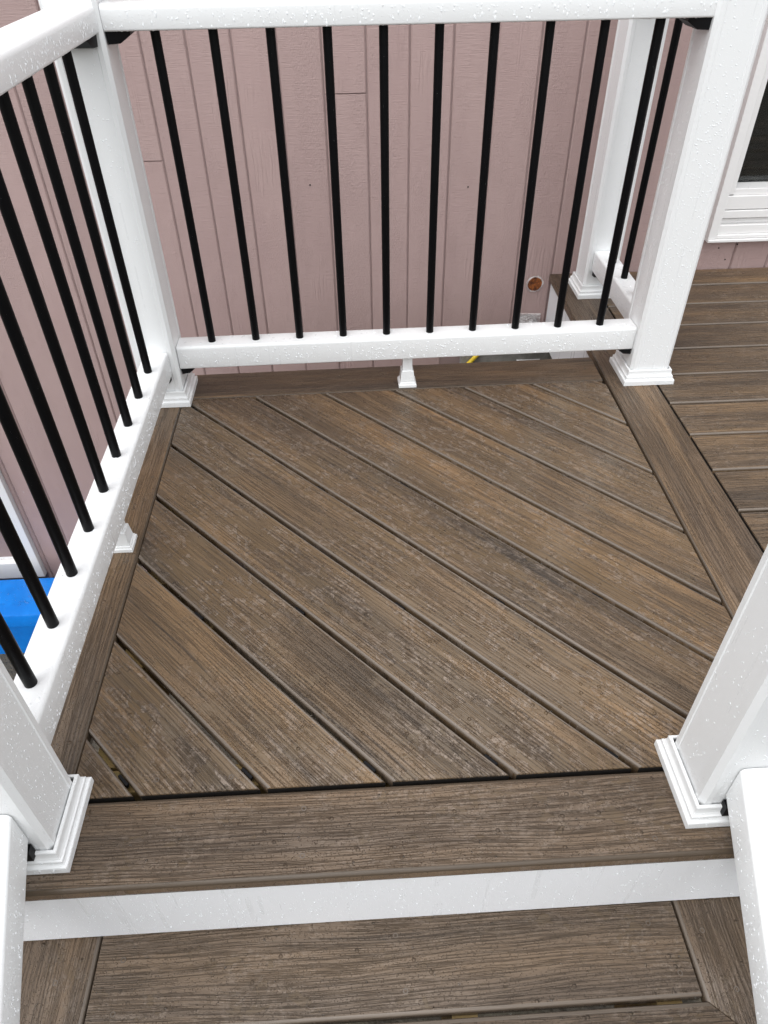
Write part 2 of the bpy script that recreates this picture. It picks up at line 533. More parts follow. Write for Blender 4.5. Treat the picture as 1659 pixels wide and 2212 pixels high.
# ------------------------------------------------------------------ dimensions taken from the photograph
XR, THR = 1.1505, 0.0056          # inner edge of the right-hand border
YB, THB = 1.1378, 0.0151          # inner edge of the far border
PL, PF, C0, K0L = 0.2033, 0.1937, 0.1088, 0.1183   # gaps between the diagonal boards
GAP = 0.0082
WALL_Y = 1.878
RAIL_Y, RAIL_X = 1.1676, -0.0375
ZB = 0.1541                        # top of the bottom rails
SP = 0.1138                        # baluster spacing
GROUND_Z = -1.52

# ------------------------------------------------------------------ ground
g = MB()
N = 40
g.add([(-60 + 120 * i / N, -60 + 120 * j / N, GROUND_Z) for j in range(N + 1) for i in range(N + 1)],
      [(j * (N + 1) + i, j * (N + 1) + i + 1, (j + 1) * (N + 1) + i + 1, (j + 1) * (N + 1) + i) for j in range(N) for i in range(N)])
o = g.build('ground', M['soil']); o['kind'] = 'structure'

# ------------------------------------------------------------------ house wall
wall = thing('house_wall', 'mauve painted house wall of grooved vertical siding boards', 'wall', (0, WALL_Y, 0))
MB().box(-4.5, -1.10, 0.0048, 0.13, -1.40, 3.0).box(-1.10, 1.7, 0.0048, 0.13, -1.40, 3.0).box(1.7, 2.95, 0.0048, 0.13, -0.28, 0.125)\
    .box(1.7, 2.95, 0.0048, 0.13, 1.25, 3.0).box(2.95, 5.5, 0.0048, 0.13, -0.28, 3.0).build('backing', M['groove'], wall, smooth=0)
PITCH_W = 0.1275
GW = 0.0042
def siding_piece(x0, x1, z0, z1):
    mb = MB(); b = 0.0036; w = (x1 - x0) / 2; h = (z1 - z0) / 2
    rings = [[(-w, 0.014, -h), (w, 0.014, -h), (w, 0.014, h), (-w, 0.014, h)],
             [(-w, b, -h), (w, b, -h), (w, b, h), (-w, b, h)],
             [(-w + b, 0, -h + .001), (w - b, 0, -h + .001), (w - b, 0, h - .001), (-w + b, 0, h - .001)]]
    mb.loft(rings)
    mb.build('siding_board', M['siding'], wall, ((x0 + x1) / 2, rng.uniform(-0.0007, 0.0007), (z0 + z1) / 2), smooth=0)
WIN = (1.690, 2.92, 0.112, 1.26)       # window hole on the deck side
LWIN = (-2.30, -1.012, -1.372, -0.52)    # low window
for k in range(-26, 31):
    x1 = 1.177 + k * PITCH_W - GW / 2
    x0 = x1 - PITCH_W + GW
    if k == -17: x0 = LWIN[1]           # trim the board beside the low window
    zlow = -1.40 if x1 < 0.87 else -0.275
    spans = [(zlow, 2.9)]
    def cut(sp, a, b):
        out = []
        for s, e in sp:
            if b <= s or a >= e: out.append((s, e)); continue
            if a > s: out.append((s, a))
            if b < e: out.append((b, e))
        return out
    if x1 > WIN[0] - 0.01 and x0 < WIN[1]:
        if x0 < WIN[0]:
            siding_piece(x0, WIN[0] - 0.004, WIN[2], WIN[3])
        spans = cut(spans, WIN[2], WIN[3])
    if x0 < LWIN[1] - 0.001 and x1 > LWIN[0]: spans = cut(spans, LWIN[2], LWIN[3])
    if k == -5: spans = [(zlow, 0.573), (0.5755, 2.9)]
    if k == -10: spans = [(zlow, 0.402), (0.4042, 2.9)]
    if k == 6: pass
    for s, e in spans: siding_piece(x0, x1, s, e)
# concrete footing below the siding
MB().box(0.87, 5.5, -0.03, 0.13, -1.52, -0.29).build('foundation', M['concrete'], wall, smooth=0)
MB().box(-4.5, 0.866, 0.01, 0.13, -1.52, -1.405).build('foundation', M['concrete'], wall, smooth=0)
# old service hole plugged with foam, torn paint round its rim
mb = MB(); n = 26
ring = lambda r, y, wob: [((r + rng.uniform(-wob, wob)) * math.cos(2 * math.pi * i / n), y, (r + rng.uniform(-wob, wob)) * math.sin(2 * math.pi * i / n)) for i in range(n)]
mb.loft([ring(0.0305, -0.0012, 0.0035), ring(0.0285, -0.0024, 0.0025), ring(0.0255, -0.0028, 0.001), ring(0.0245, 0.004, 0.0)], cap0=False, cap1=False)
plug = mb.build('torn_rim', M['torn'], wall, (1.1206, 0, -0.036), smooth=0)
mb = MB(); mb.loft([ring(0.0256, -0.0018, 0.0006), ring(0.021, -0.004, 0.001), ring(0.012, -0.0005, 0.001), ring(0.004, 0.001, 0.0005)])
mb.build('foam_plug', M['rust'], wall, (1.1206, 0, -0.036), smooth=60)
for (x, z) in ((1.755, 0.072), (1.818, 0.083), (1.79, 0.03), (0.35, 0.32), (0.86, 0.30)):
    MB().loft([[(0.003 * math.cos(a), 0.0, 0.003 * math.sin(a)) for a in (0, 1.05, 2.1, 3.14, 4.2, 5.2)],
               [(0.002 * math.cos(a), -0.0015, 0.002 * math.sin(a)) for a in (0, 1.05, 2.1, 3.14, 4.2, 5.2)]]).build('nail_head', M['plastic'], wall, (x, 0, z), smooth=0)

# ------------------------------------------------------------------ windows
def window(label, box, side, group=None):
    x0, x1, z0, z1 = box
    w = thing('sliding_window' if side == 'deck' else 'basement_window', label, 'window', ((x0 + x1) / 2, WALL_Y, z0), 0, group)
    hw, h = (x1 - x0) / 2, z1 - z0
    fr = 0.030 if side == 'deck' else 0.098
    pj = -0.034 if side == 'deck' else -0.026
    def part(name, a, b, c, d, e, f, mat=M['vinyl_dry'], bev=0.0015):
        mb = MB()
        rings = []
        for (yy, i) in ((d, 0), (c + bev, 0), (c, bev)):
            rings.append([(a + i, yy, e + i), (b - i, yy, e + i), (b - i, yy, f - i), (a + i, yy, f - i)])
        mb.loft(rings)
        return mb.build(name, mat, w, smooth=0)
    part('jamb', -hw, -hw + fr, pj, 0.09, 0.004, h)
    part('jamb', hw - fr, hw, pj, 0.09, 0.004, h)
    part('head', -hw + fr, hw - fr, pj, 0.09, h - fr, h)
    if side == 'deck':
        part('sill_lip', -hw, hw, pj - 0.006, 0.02, -0.006, 0.0035)
        part('sill_track', -hw + fr, hw - fr, pj + 0.002, 0.09, 0.0045, 0.016)
        part('sill_track', -hw + fr, hw - fr, pj + 0.012, 0.09, 0.0165, 0.046)
        part('sill_track', -hw + fr, hw - fr, pj + 0.030, 0.09, 0.0465, 0.062)
        part('sill', -hw + fr, hw - fr, pj + 0.014, 0.09, 0.0685, 0.093)
        part('sill_back', -hw + fr, hw - fr, pj + 0.034, 0.09, 0.0623, 0.068)
        part('sash_rail', -hw + fr, hw - fr, pj + 0.018, 0.09, 0.0955, 0.139)
        part('sash_rail', -hw + fr + 0.028, hw - fr - 0.028, pj + 0.026, 0.06, 0.1395, 0.160)
        part('sash_stile', -hw + fr + 0.0005, -hw + fr + 0.027, pj + 0.022, 0.06, 0.1425, h - fr - 0.001)
        part('sash_stile', hw - fr - 0.027, hw - fr - 0.0005, pj + 0.022, 0.06, 0.1425, h - fr - 0.001)
        part('sash_stile', -0.02, 0.02, pj + 0.022, 0.06, 0.1605, h - fr - 0.001)
        gz0, gx = 0.160, fr + 0.027
    else:
        part('sill', -hw + fr, hw - fr, pj, 0.09, 0.004, fr)
        for q in range(4):
            part('sash_rail', -hw + fr, hw - fr, 0.004 + 0.012 * q, 0.09, fr + 0.0005 + 0.017 * q, fr + 0.016 + 0.017 * q)
        gz0, gx = fr + 0.068, fr
    MB().box(-hw + gx, hw - gx, 0.056, 0.060, gz0, h - fr).build('pane', M['glass'], w, smooth=0)
    MB().add([(-hw + gx, .08, gz0), (hw - gx, .08, gz0), (hw - gx, .08, h - fr), (-hw + gx, .08, h - fr),
              (-hw + gx, 1.2, gz0 - .3), (hw - gx, 1.2, gz0 - .3), (hw - gx, 1.2, h), (-hw + gx, 1.2, h)],
             [(4, 5, 6, 7), (0, 1, 5, 4), (3, 7, 6, 2), (0, 4, 7, 3), (1, 2, 6, 5)]).build('room_interior', M['dark'], w, smooth=0)
    if side == 'deck':
        # blind cord and a dark sill seen behind the pane
        MB().box(-hw + gx, hw - gx, 0.20, 0.34, gz0 - 0.05, gz0 + 0.012).build('inner_sill', M['dark'], w, smooth=0)
    return w
window('white sliding window with dark glass above the brown main deck', WIN, 'deck')
window('white framed basement window low on the mauve wall behind the blue bin', LWIN, 'low')

# ------------------------------------------------------------------ landing deck
landing = thing('landing_deck', 'square stair landing of wet brown composite boards laid diagonally', 'deck')
def gap_line(k):      # from (0, yk) on the left edge to (xk, 0) on the front edge
    yk, xk = K0L + k * PL, C0 + k * PF
    return yk, xk
EG = 0.0028
for k in range(-1, 12):
    # region between gap line k and k+1: x/xk + y/yk >= 1 ...
    P = [(-3, -3, 'cut'), (4, -3, 'cut'), (4, 4, 'cut'), (-3, 4, 'cut')]
    if k >= 0:
        yk, xk = gap_line(k); L = math.hypot(1 / xk, 1 / yk)
        P = clip(P, -1 / xk / L, -1 / yk / L, -(1 / L + GAP / 2))
        P = [(p[0], p[1], 'long' if p[2] == 'cut' and abs(p[0] / xk + p[1] / yk - 1 - GAP / 2 * L) < 1e-4 and
              abs(P[(i + 1) % len(P)][0] / xk + P[(i + 1) % len(P)][1] / yk - 1 - GAP / 2 * L) < 1e-4 else p[2]) for i, p in enumerate(P)]
    yk, xk = gap_line(k + 1); L = math.hypot(1 / xk, 1 / yk)
    P = clip(P, 1 / xk / L, 1 / yk / L, 1 / L - GAP / 2)
    P = [(p[0], p[1], 'long' if abs(p[0] / xk + p[1] / yk - 1 + GAP / 2 * L) < 1e-4 and
          abs(P[(i + 1) % len(P)][0] / xk + P[(i + 1) % len(P)][1] / yk - 1 + GAP / 2 * L) < 1e-4 else p[2]) for i, p in enumerate(P)]
    P = clip(P, -1, 0, -0.001)
    P = clip(P, 0, -1, -0.0062)
    P = clip(P, 1, -THR, XR - 0.0015)
    P = clip(P, -THB, 1, YB - 0.0012)
    if len(P) < 3: continue
    area = 0.5 * sum(P[i][0] * P[(i + 1) % len(P)][1] - P[(i + 1) % len(P)][0] * P[i][1] for i in range(len(P)))
    if area < 1e-4: continue
    ang = math.atan2(-PL, PF)
    board('deck_board', P, rng.uniform(-0.0008, 0.0), M['deck'], landing, ang)

def quad(a, b, c, d, tags=('long', 'cut', 'long', 'cut')):
    return [(*p, t) for p, t in zip((a, b, c, d), tags)]
XLO, XRO = -0.118, 1.288
YBO = 1.2665
board('border_board', quad((0, -0.0015), (0, YB - 0.001), (XLO, YB - 0.001 + XLO * THB), (XLO, -0.0015)), 0.0, M['border'], landing, math.pi / 2, edge='edge_dark')
board('border_board', quad((XLO, YB + XLO * THB), (XR + 1.14 * THR - 0.004, YB + XR * THB), (XR + 1.27 * THR - 0.004, YBO + XR * THB), (XLO, YBO + XLO * THB)),
      0.0, M['border'], landing, math.atan(THB), r=0.003, edge='edge_dark')
# nosing board along the stair head
board('nosing_board', quad((XLO, -0.131), (1.296, -0.131), (1.296, -0.0005), (XLO, -0.0005)), 0.0, M['step'], landing, 0.0, r=0.006, edge='edge_dark')
# framing and fascia under the boards
def beam(parent, name, a, b, w, z0, z1, mat):
    a, b = Vector((*a, 0)), Vector((*b, 0)); d = b - a
    return MB().box(-d.length / 2, d.length / 2, -w / 2, w / 2, z0, z1).build(name, mat, parent, ((a.x + b.x) / 2, (a.y + b.y) / 2, 0), (0, 0, math.atan2(d.y, d.x)), smooth=0)
for yy in (-0.045, 0.045, 0.37, 0.74, 1.10):
    beam(landing, 'joist', (-0.07, yy), (1.27, yy), 0.038, -0.21, -0.0265, M['lumber'])
beam(landing, 'joist', (0.035, 0.07), (0.035, 1.08), 0.038, -0.21, -0.0262, M['lumber'])
beam(landing, 'fascia', (-0.10, -0.09), (-0.10, 1.24), 0.02, -0.24, -0.0255, M['fascia'])
beam(landing, 'fascia', (-0.085, 1.243), (1.17, 1.262), 0.02, -0.24, -0.0255, M['fascia'])
# hidden-fastener clips showing in the gaps
clip_me = MB().box(-0.012, 0.012, -0.0024, 0.0024, -0.004, 0.004).mesh('hidden_clip', M['plastic'], 0)
for k in range(0, 9):
    yk, xk = gap_line(k)
    for yy in (0.037, 0.37, 0.74, 1.10):
        xx = xk * (1 - yy / yk)
        if 0.02 < xx < XR - 0.03:
            link('hidden_clip', clip_me, landing, (xx, yy, -0.011), (0, 0, math.atan2(-PL, PF)))
# screws
def ring_mesh():
    n = 10; mb = MB()
    prof = ((0.0042, -0.0006), (0.0040, 0.0003), (0.0026, 0.0003), (0.0018, -0.0012))
    mb.loft([[(r * math.cos(2 * math.pi * i / n), r * math.sin(2 * math.pi * i / n), z) for i in range(n)] for r, z in prof])
    return mb.mesh('screw', M['screw'], 30)
SCREW = ring_mesh()
for (x, y) in ((0.035, -0.025), (0.36, -0.03), (0.86, -0.028), (0.13, 0.03), (0.04, 0.10), (0.245, 0.028), (0.36, -0.10), (0.87, -0.105),
               (-0.045, 0.10), (-0.02, 0.52), (-0.02, 0.80), (-0.05, 1.02), (0.15, 1.19), (0.42, 1.23), (0.86, 1.24), (1.12, 1.22)):
    link('screw', SCREW, landing, (x, y, 0.0))
# rain on the nosing edge
droplets(landing, rect_spots(260, (-0.1, -0.128, 0.0002), (1.15, 0, 0), (0, 0.12, 0), (0, 0, 1), 0.0006, 0.0022, (1, 1.3))
         + rect_spots(420, (0.02, 0.02, 0.0), (1.1, 0, 0), (0, 1.1, 0), (0, 0, 1), 0.0006, 0.0022, (1, 1.4))
         + rect_spots(140, (-0.1, 0.02, 0.0), (0.095, 0, 0), (0, 1.1, 0), (0, 0, 1), 0.0006, 0.0022, (1, 1.4)), mat='water_clear')

# ------------------------------------------------------------------ main deck beside the landing
main = thing('main_deck', 'upper brown composite deck with straight boards running along the house wall', 'deck')
YTOP = WALL_Y - 0.004
board('border_board', quad((XRO + THR * -0.13, -0.1315 + 0.133), (XRO + THR * YTOP, YTOP), (XR + THR * YTOP + 0.0085, YTOP), (XR, 0.0015)), 0.0, M['border'], main, math.pi / 2, edge='edge_dark')
ys = 1.6036
edges = [YTOP + 0.002, 1.745] + [1.6036 - 0.1448 * i for i in range(0, 13)]
for a, b in zip(edges[:-1], edges[1:]):
    hi, lo = a - GAP / 2, b + GAP / 2
    xs = XRO + 0.0040
    board('deck_board', quad((xs + THR * lo, lo), (3.6, lo), (3.6, hi), (xs + THR * hi, hi)), rng.uniform(-0.0008, 0), M['deck2'] if 'deck2' in M else M['step'], main, 0.0)
for yy in (1.70, 1.30, 0.9, 0.5, 0.1):
    beam(main, 'joist', (1.32, yy), (3.5, yy), 0.038, -0.23, -0.0265, M['lumber'])
beam(main, 'joist', (1.235, 0.03), (1.245, 1.86), 0.06, -0.23, -0.0264, M['lumber'])
beam(main, 'fascia', (1.184, 1.277), (1.187, 1.873), 0.018, -0.25, -0.0255, M['fascia'])
for (x, y) in ((1.185, 0.93), (1.255, 0.93), (1.19, 0.66), (1.255, 0.66), (1.19, 1.5), (1.26, 1.5)):
    link('screw', SCREW, main, (x, y, 0.0))
droplets(main, rect_spots(200, (1.16, 0.4, 0.0), (0.12, 0, 0), (0, 0.75, 0), (0, 0, 1), 0.0006, 0.002, (1, 1.4))
         + rect_spots(300, (1.31, 0.4, 0.0), (0.6, 0, 0), (0, 1.4, 0), (0, 0, 1), 0.0007, 0.0024, (1, 1.6)), mat='water_clear')

# ------------------------------------------------------------------ staircase
stairs = thing('staircase', 'brown composite stair treads with white risers leading up to the landing', 'stairs')
RISE, RUN = 0.181, 0.262
for s in range(1, 5):
    z = -RISE * s
    yb = -0.126 - RUN * (s - 1)          # face of the riser behind this tread
    yf = yb - RUN - 0.008
    xi0, xi1, xo0, xo1 = 0.033, 0.936, -0.106, 1.078
    board('tread_board', quad((xi0 + 0.003, yb - 0.130), (xi1 - 0.004, yb - 0.130), (xi1 - 0.004, yb + 0.010), (xi0 + 0.003, yb + 0.010)), z, M['step'], stairs, 0.0)
    yi = yb - 0.1365
    board('tread_end_board', [(xi0, yi, 'long'), (xi0, yb + 0.010, 'cut'), (xo0, yb + 0.010, 'long'), (xo0, yf, 'cut')], z, M['step'], stairs, math.pi / 2, r=0.005)
    board('tread_end_board', [(xi1, yb + 0.010, 'long'), (xi1, yi, 'cut'), (xo1, yf, 'long'), (xo1, yb + 0.010, 'cut')], z, M['step'], stairs, math.pi / 2, r=0.005)
    board('tread_front_board', [(xo0 + 0.001, yf, 'long'), (xo1 - 0.001, yf, 'cut'), (xi1 - 0.0006, yi, 'long'), (xi0 + 0.0006, yi, 'cut')], z, M['step'], stairs, 0.0, r=0.007)
    rz0, rz1 = -RISE * s + 0.001, -RISE * (s - 1) - 0.0245
    MB().box(-0.106, 1.09, -0.009, 0.009, rz0, rz1).build('riser', M['fascia'], stairs, (0, yb + 0.009, 0), smooth=0)
    for (x, y) in ((0.075, yb - 0.035), (0.075, yb - 0.105), (0.49, yb - 0.025), (0.50, yb - 0.10), (0.885, yb - 0.03), (0.91, yb - 0.10),
                   (-0.02, yb - 0.06), (-0.035, yb - 0.15), (0.965, yb - 0.045), (0.985, yb - 0.125), (0.93, yb - 0.17), (1.01, yb - 0.165)):
        if s <= 2: link('screw', SCREW, stairs, (x, y, z))
    for xx in (-0.02, 0.28, 0.585, 0.89):
        MB().box(xx - 0.019, xx + 0.019, yb - 0.255, yb + 0.0, z - 0.26, z - 0.0265).build('stringer', M['lumber'], stairs, smooth=0)
    if s == 1:
        droplets(stairs, rect_spots(2000, (-0.10, yb - 0.0005, rz0 + .004), (1.16, 0, 0), (0, 0, rz1 - rz0 - .008), (0, -1, 0), 0.0005, 0.0017, (1.0, 1.5),
                                    density=lambda a, b: 0.9 if a < 0.35 else 0.55)
                 )
        droplets(stairs, rect_spots(380, (-0.10, yb - 0.25, z), (1.16, 0, 0), (0, 0.25, 0), (0, 0, 1), 0.0006, 0.0024, (1, 1.5)), mat='water_clear')

# ------------------------------------------------------------------ posts
PH = 0.0535
def post_ring(z, h=PH, ch=0.0075):
    q = 0.0014; a = h - ch
    pts = []
    for s in range(4):
        c, sn = ((1, 0), (0, 1), (-1, 0), (0, -1))[s]
        # face with outward normal (c, sn): run along tangent
        tx, ty = -sn, c
        for u, d in ((-a, h), (-a + 0.009, h), (-a + 0.0105, h - q), (a - 0.0105, h - q), (a - 0.009, h), (a, h)):
            pts.append((c * d + tx * u, sn * d + ty * u, z))
    return pts
SK = ((0.0690, 0.0), (0.0690, 0.0125), (0.0682, 0.0140), (0.0655, 0.0150), (0.0640, 0.0175), (0.0640, 0.0235), (0.0618, 0.0250),
      (0.0600, 0.0285), (0.0592, 0.0330), (0.0592, 0.0395), (0.0583, 0.0410), (0.0545, 0.0412), (0.0545, 0.035))
def sq(h, z): return [(-h, -h, z), (h, -h, z), (h, h, z), (-h, h, z)]
def post(label, x, y, rz, faces, height=1.04, nd=1300):
    p = thing('railing_post', label, 'post', (x, y, 0.0), rz)
    MB().loft([post_ring(0.001), post_ring(height)]).build('sleeve', M['vinyl'], p, smooth=20)
    MB().loft([sq(h, z) for h, z in SK], cap0=True, cap1=False).build('skirt', M['vinyl'], p, (0, 0, 0.0005), smooth=0)
    MB().loft([sq(PH + .004, height - .001), sq(PH + .011, height + .004), sq(PH + .011, height + .022), sq(PH - .002, height + .036), sq(0.004, height + .062)]).build('cap', M['vinyl'], p, smooth=0)
    spots = []
    for f, dens in faces.items():
        w = 2 * PH - 0.014
        def dd(a, b, dens=dens): return 1.0 if b < 0.75 else 0.5
        n = int(nd * dens * 1.6)
        off = PH - 0.0014
        if f == 'front': spots += rect_spots(n, (-w / 2, -off, .05), (w, 0, 0), (0, 0, .86), (0, -1, 0), 0.0006, 0.0021, (1, 1.3), dd)
        if f == 'left': spots += rect_spots(n, (-off, -w / 2, .05), (0, w, 0), (0, 0, .86), (-1, 0, 0), 0.0006, 0.0019, (1, 1.3), dd)
        if f == 'right': spots += rect_spots(n, (off, -w / 2, .05), (0, w, 0), (0, 0, .86), (1, 0, 0), 0.0006, 0.0019, (1, 1.3), dd)
    spots += rect_spots(30, (-.065, -.0693, .002), (.13, 0, 0), (0, 0, .01), (0, -1, 0)) + rect_spots(30, (-.06, -.0643, .017), (.12, 0, 0), (0, 0, .006), (0, -1, 0))
    droplets(p, spots)
    return p
post('white corner post where two black-balustered railings meet, mauve wall behind it', -0.043, RAIL_Y + 0.0, 0.0, {'front': 0.7, 'right': 0.35}, nd=1000)
post('white post standing where the diagonal landing meets the straight main deck boards', 1.2688, RAIL_Y + 1.27 * THB, 0.0, {'front': 1.0, 'left': 0.6}, nd=1500)
post('white post at the stair head on the blue bin side', -0.0365, -0.0353, 0.0, {'front': 0.5, 'right': 0.8})
post('white rain-streaked post at the stair head on the main deck side', 0.988, -0.0252, 0.0, {'front': 0.5, 'left': 0.35})
post('white post standing close to the house wall beside the window', 1.283, 1.733, 0.0, {'front': 0.8, 'left': 0.5}, nd=900)

# ------------------------------------------------------------------ railings
def rail_profile(w, h, rt, rb):
    pts = []
    def arc(cx, cz, r, a0, a1, n=6):
        for i in range(n + 1):
            a = a0 + (a1 - a0) * i / n
            pts.append((cx + r * math.cos(a), cz + r * math.sin(a)))
    arc(w / 2 - rt, h - rt, rt, 0, math.pi / 2)
    arc(-w / 2 + rt, h - rt, rt, math.pi / 2, math.pi)
    arc(-w / 2 + rb, rb, rb, math.pi, 1.5 * math.pi, 3)
    arc(w / 2 - rb, rb, rb, 1.5 * math.pi, 2 * math.pi, 3)
    return pts
def rail_mb(L, w, h, rt, rb, shear=0.0):
    pr = rail_profile(w, h, rt, rb)
    return MB().loft([[(x, y, z + shear * x) for y, z in pr] for x in (0.0, L)])
BAL_R = 0.0096
def bal_mesh(z0, z1, name):
    n = 16
    mb = MB().loft([[(BAL_R * math.cos(2 * math.pi * i / n), BAL_R * math.sin(2 * math.pi * i / n), z) for i in range(n)] for z in (z0, z1)])
    return mb.mesh(name, M['black'], 60)
def bal_drops(z0, z1, n):
    out = []
    for _ in range(n):
        a = rng.uniform(0, 2 * math.pi); z = rng.uniform(z0, z1)
        nn = (math.cos(a), math.sin(a), 0)
        out.append(((BAL_R * nn[0], BAL_R * nn[1], z), nn, 0.0004 + 0.0009 * rng.random() ** 2, rng.uniform(1, 1.3)))
    return out
COLLAR = None
def railing(label, loc, rz, L, xs, feet=(), z0=0.092, z1=ZB, tz0=0.836, tz1=0.881, front=-1, drops=1.0, tb=(0.07, 0.07)):
    """local x along the railing, local y = front is the side facing the landing"""
    r = thing('railing', label, 'railing', loc, rz, None)
    b = rail_mb(L, 0.061, z1 - z0, 0.0075, 0.003).build('bottom_rail', M['vinyl'], r, (0, 0, z0))
    t = rail_mb(L, 0.086, tz1 - tz0, 0.011, 0.004).build('top_rail', M['vinyl'], r, (0, 0, tz0))
    bm_ = bal_mesh(z1 - 0.004, tz0 + 0.002, 'baluster')
    for i, x in enumerate(xs):
        bo = link('baluster', bm_, r, (x, rng.uniform(-.0006, .0006), 0), (0, 0, rng.uniform(0, 6)))
        droplets(bo, bal_drops(z1 + .002, tz0 - .002, 110), mat='water_clear')
    for x, s in ((0.0, 1), (L, -1)):
        # bottom bracket: small stepped block; top bracket: longer tapered tongue
        MB().loft([[(x + s * .0005, -0.026, z0 - .017), (x + s * .0005, 0.026, z0 - .017), (x + s * .0005, 0.026, z0 - .0005), (x + s * .0005, -0.026, z0 - .0005)],
                   [(x + s * .020, -0.024, z0 - .016), (x + s * .020, 0.024, z0 - .016), (x + s * .020, 0.026, z0 - .0005), (x + s * .020, -0.026, z0 - .0005)],
                   [(x + s * .036, -0.022, z0 - .004), (x + s * .036, 0.022, z0 - .004), (x + s * .036, 0.024, z0 - .0005), (x + s * .036, -0.024, z0 - .0005)]]
                  ).build('bracket', M['plastic'], r, smooth=30)
        MB().loft([[(x + s * .0005, -0.034, tz0 - .022), (x + s * .0005, 0.034, tz0 - .022), (x + s * .0005, 0.036, tz0 - .0005), (x + s * .0005, -0.036, tz0 - .0005)],
                   [(x + s * .024, -0.032, tz0 - .021), (x + s * .024, 0.032, tz0 - .021), (x + s * .024, 0.036, tz0 - .0005), (x + s * .024, -0.036, tz0 - .0005)],
                   [(x + s * .046, -0.028, tz0 - .007), (x + s * .046, 0.028, tz0 - .007), (x + s * .046, 0.032, tz0 - .0005), (x + s * .046, -0.032, tz0 - .0005)]]
                  ).build('bracket', M['plastic'], r, smooth=30)
    for x in feet:
        f = MB().loft([sq(h, z) for h, z in ((0.0243, 0.0005), (0.0243, 0.008), (0.0232, 0.0088), (0.0215, 0.010), (0.0215, 0.013), (0.0192, 0.0145),
                                             (0.0165, 0.046), (0.0150, 0.0475), (0.0125, 0.0476))]).build('support_foot', M['vinyl'], r, (x, 0, 0), smooth=0)
        MB().loft([sq(0.0128, 0.0475), sq(0.0128, z0 + .001)]).build('support_column', M['vinyl'], f, smooth=0)
        droplets(f, rect_spots(26, (-.016, -.0196, .016), (.032, 0, 0), (0, .0028, .028), (0, -1, .1), 0.0006, 0.0015))
    h = z1 - z0
    sp = rect_spots(int(900 * L * drops), (0.002, front * 0.0306, z0 + .004), (L - .004, 0, 0), (0, 0, h - .016), (0, front, 0), 0.0006, 0.0026, (1.0, 1.25))
    sp += rect_spots(int(420 * L * drops), (0.002, front * 0.0431, tz0 + .005), (L - .004, 0, 0), (0, 0, .028), (0, front, 0), 0.0007, 0.0022, (1.1, 2.6))
    sp += rect_spots(int(110 * L), (0.002, -.024, z1 - .0001), (L - .004, 0, 0), (0, .048, 0), (0, 0, 1), 0.001, 0.004, (1, 1.6))
    sp += rect_spots(int(90 * L), (0.002, -.03, tz1 - .0001), (L - .004, 0, 0), (0, .06, 0), (0, 0, 1), 0.0015, 0.006, (1, 2.2))
    droplets(r, sp)
    # hanging drips along the lower edges
    dr = []
    for x in np.arange(0.004, L - .004, 0.011):
        if rng.random() < 0.8:
            dr.append(((x + rng.uniform(-.005, .005), front * 0.0385, tz0 + .0005), (0, front * .25, -1), rng.uniform(.0012, .0034), 1.0))
        if rng.random() < 0.25:
            dr.append(((x + rng.uniform(-.005, .005), front * 0.0275, z0 + .0005), (0, front * .25, -1), rng.uniform(.0008, .0018), 1.0))
    droplets(r, dr, 'hanging_drips')
    return r

# railing along the far side of the landing, in front of the mauve wall
ang = math.atan(THB)
xs0 = RAIL_X + PH - 0.006
Lb = 1.2688 - PH - (-0.043 + PH)
railing('long white railing with ten black balusters along the far edge of the landing', (-0.043 + PH, RAIL_Y + 0.0002, 0), ang, Lb,
        [(0.099 + SP * k) - (-0.043 + PH) for k in range(10)], feet=(0.6093 - (-0.043 + PH),))
# railing on the open side: from the corner post to the stair-head post
L2 = (RAIL_Y - PH) - (-0.0353 + PH)
y0 = -0.0353 + PH
railing('white railing with black balusters along the open side above the blue bin', (RAIL_X, y0, 0), math.pi / 2, L2,
        [1.0205 - SP * k - y0 for k in range(9)], feet=(0.5701 - y0,), front=-1)
# short railing between the two posts on the main deck
ys3 = RAIL_Y + 1.27 * THB + PH
L3 = 1.733 - PH - ys3
railing('short white railing with black balusters between two posts beside the house', (1.278, ys3, 0), math.pi / 2, L3,
        [1.4718 - ys3 - SP * 1 + SP * k for k in range(0, 3)], front=1, drops=0.8)

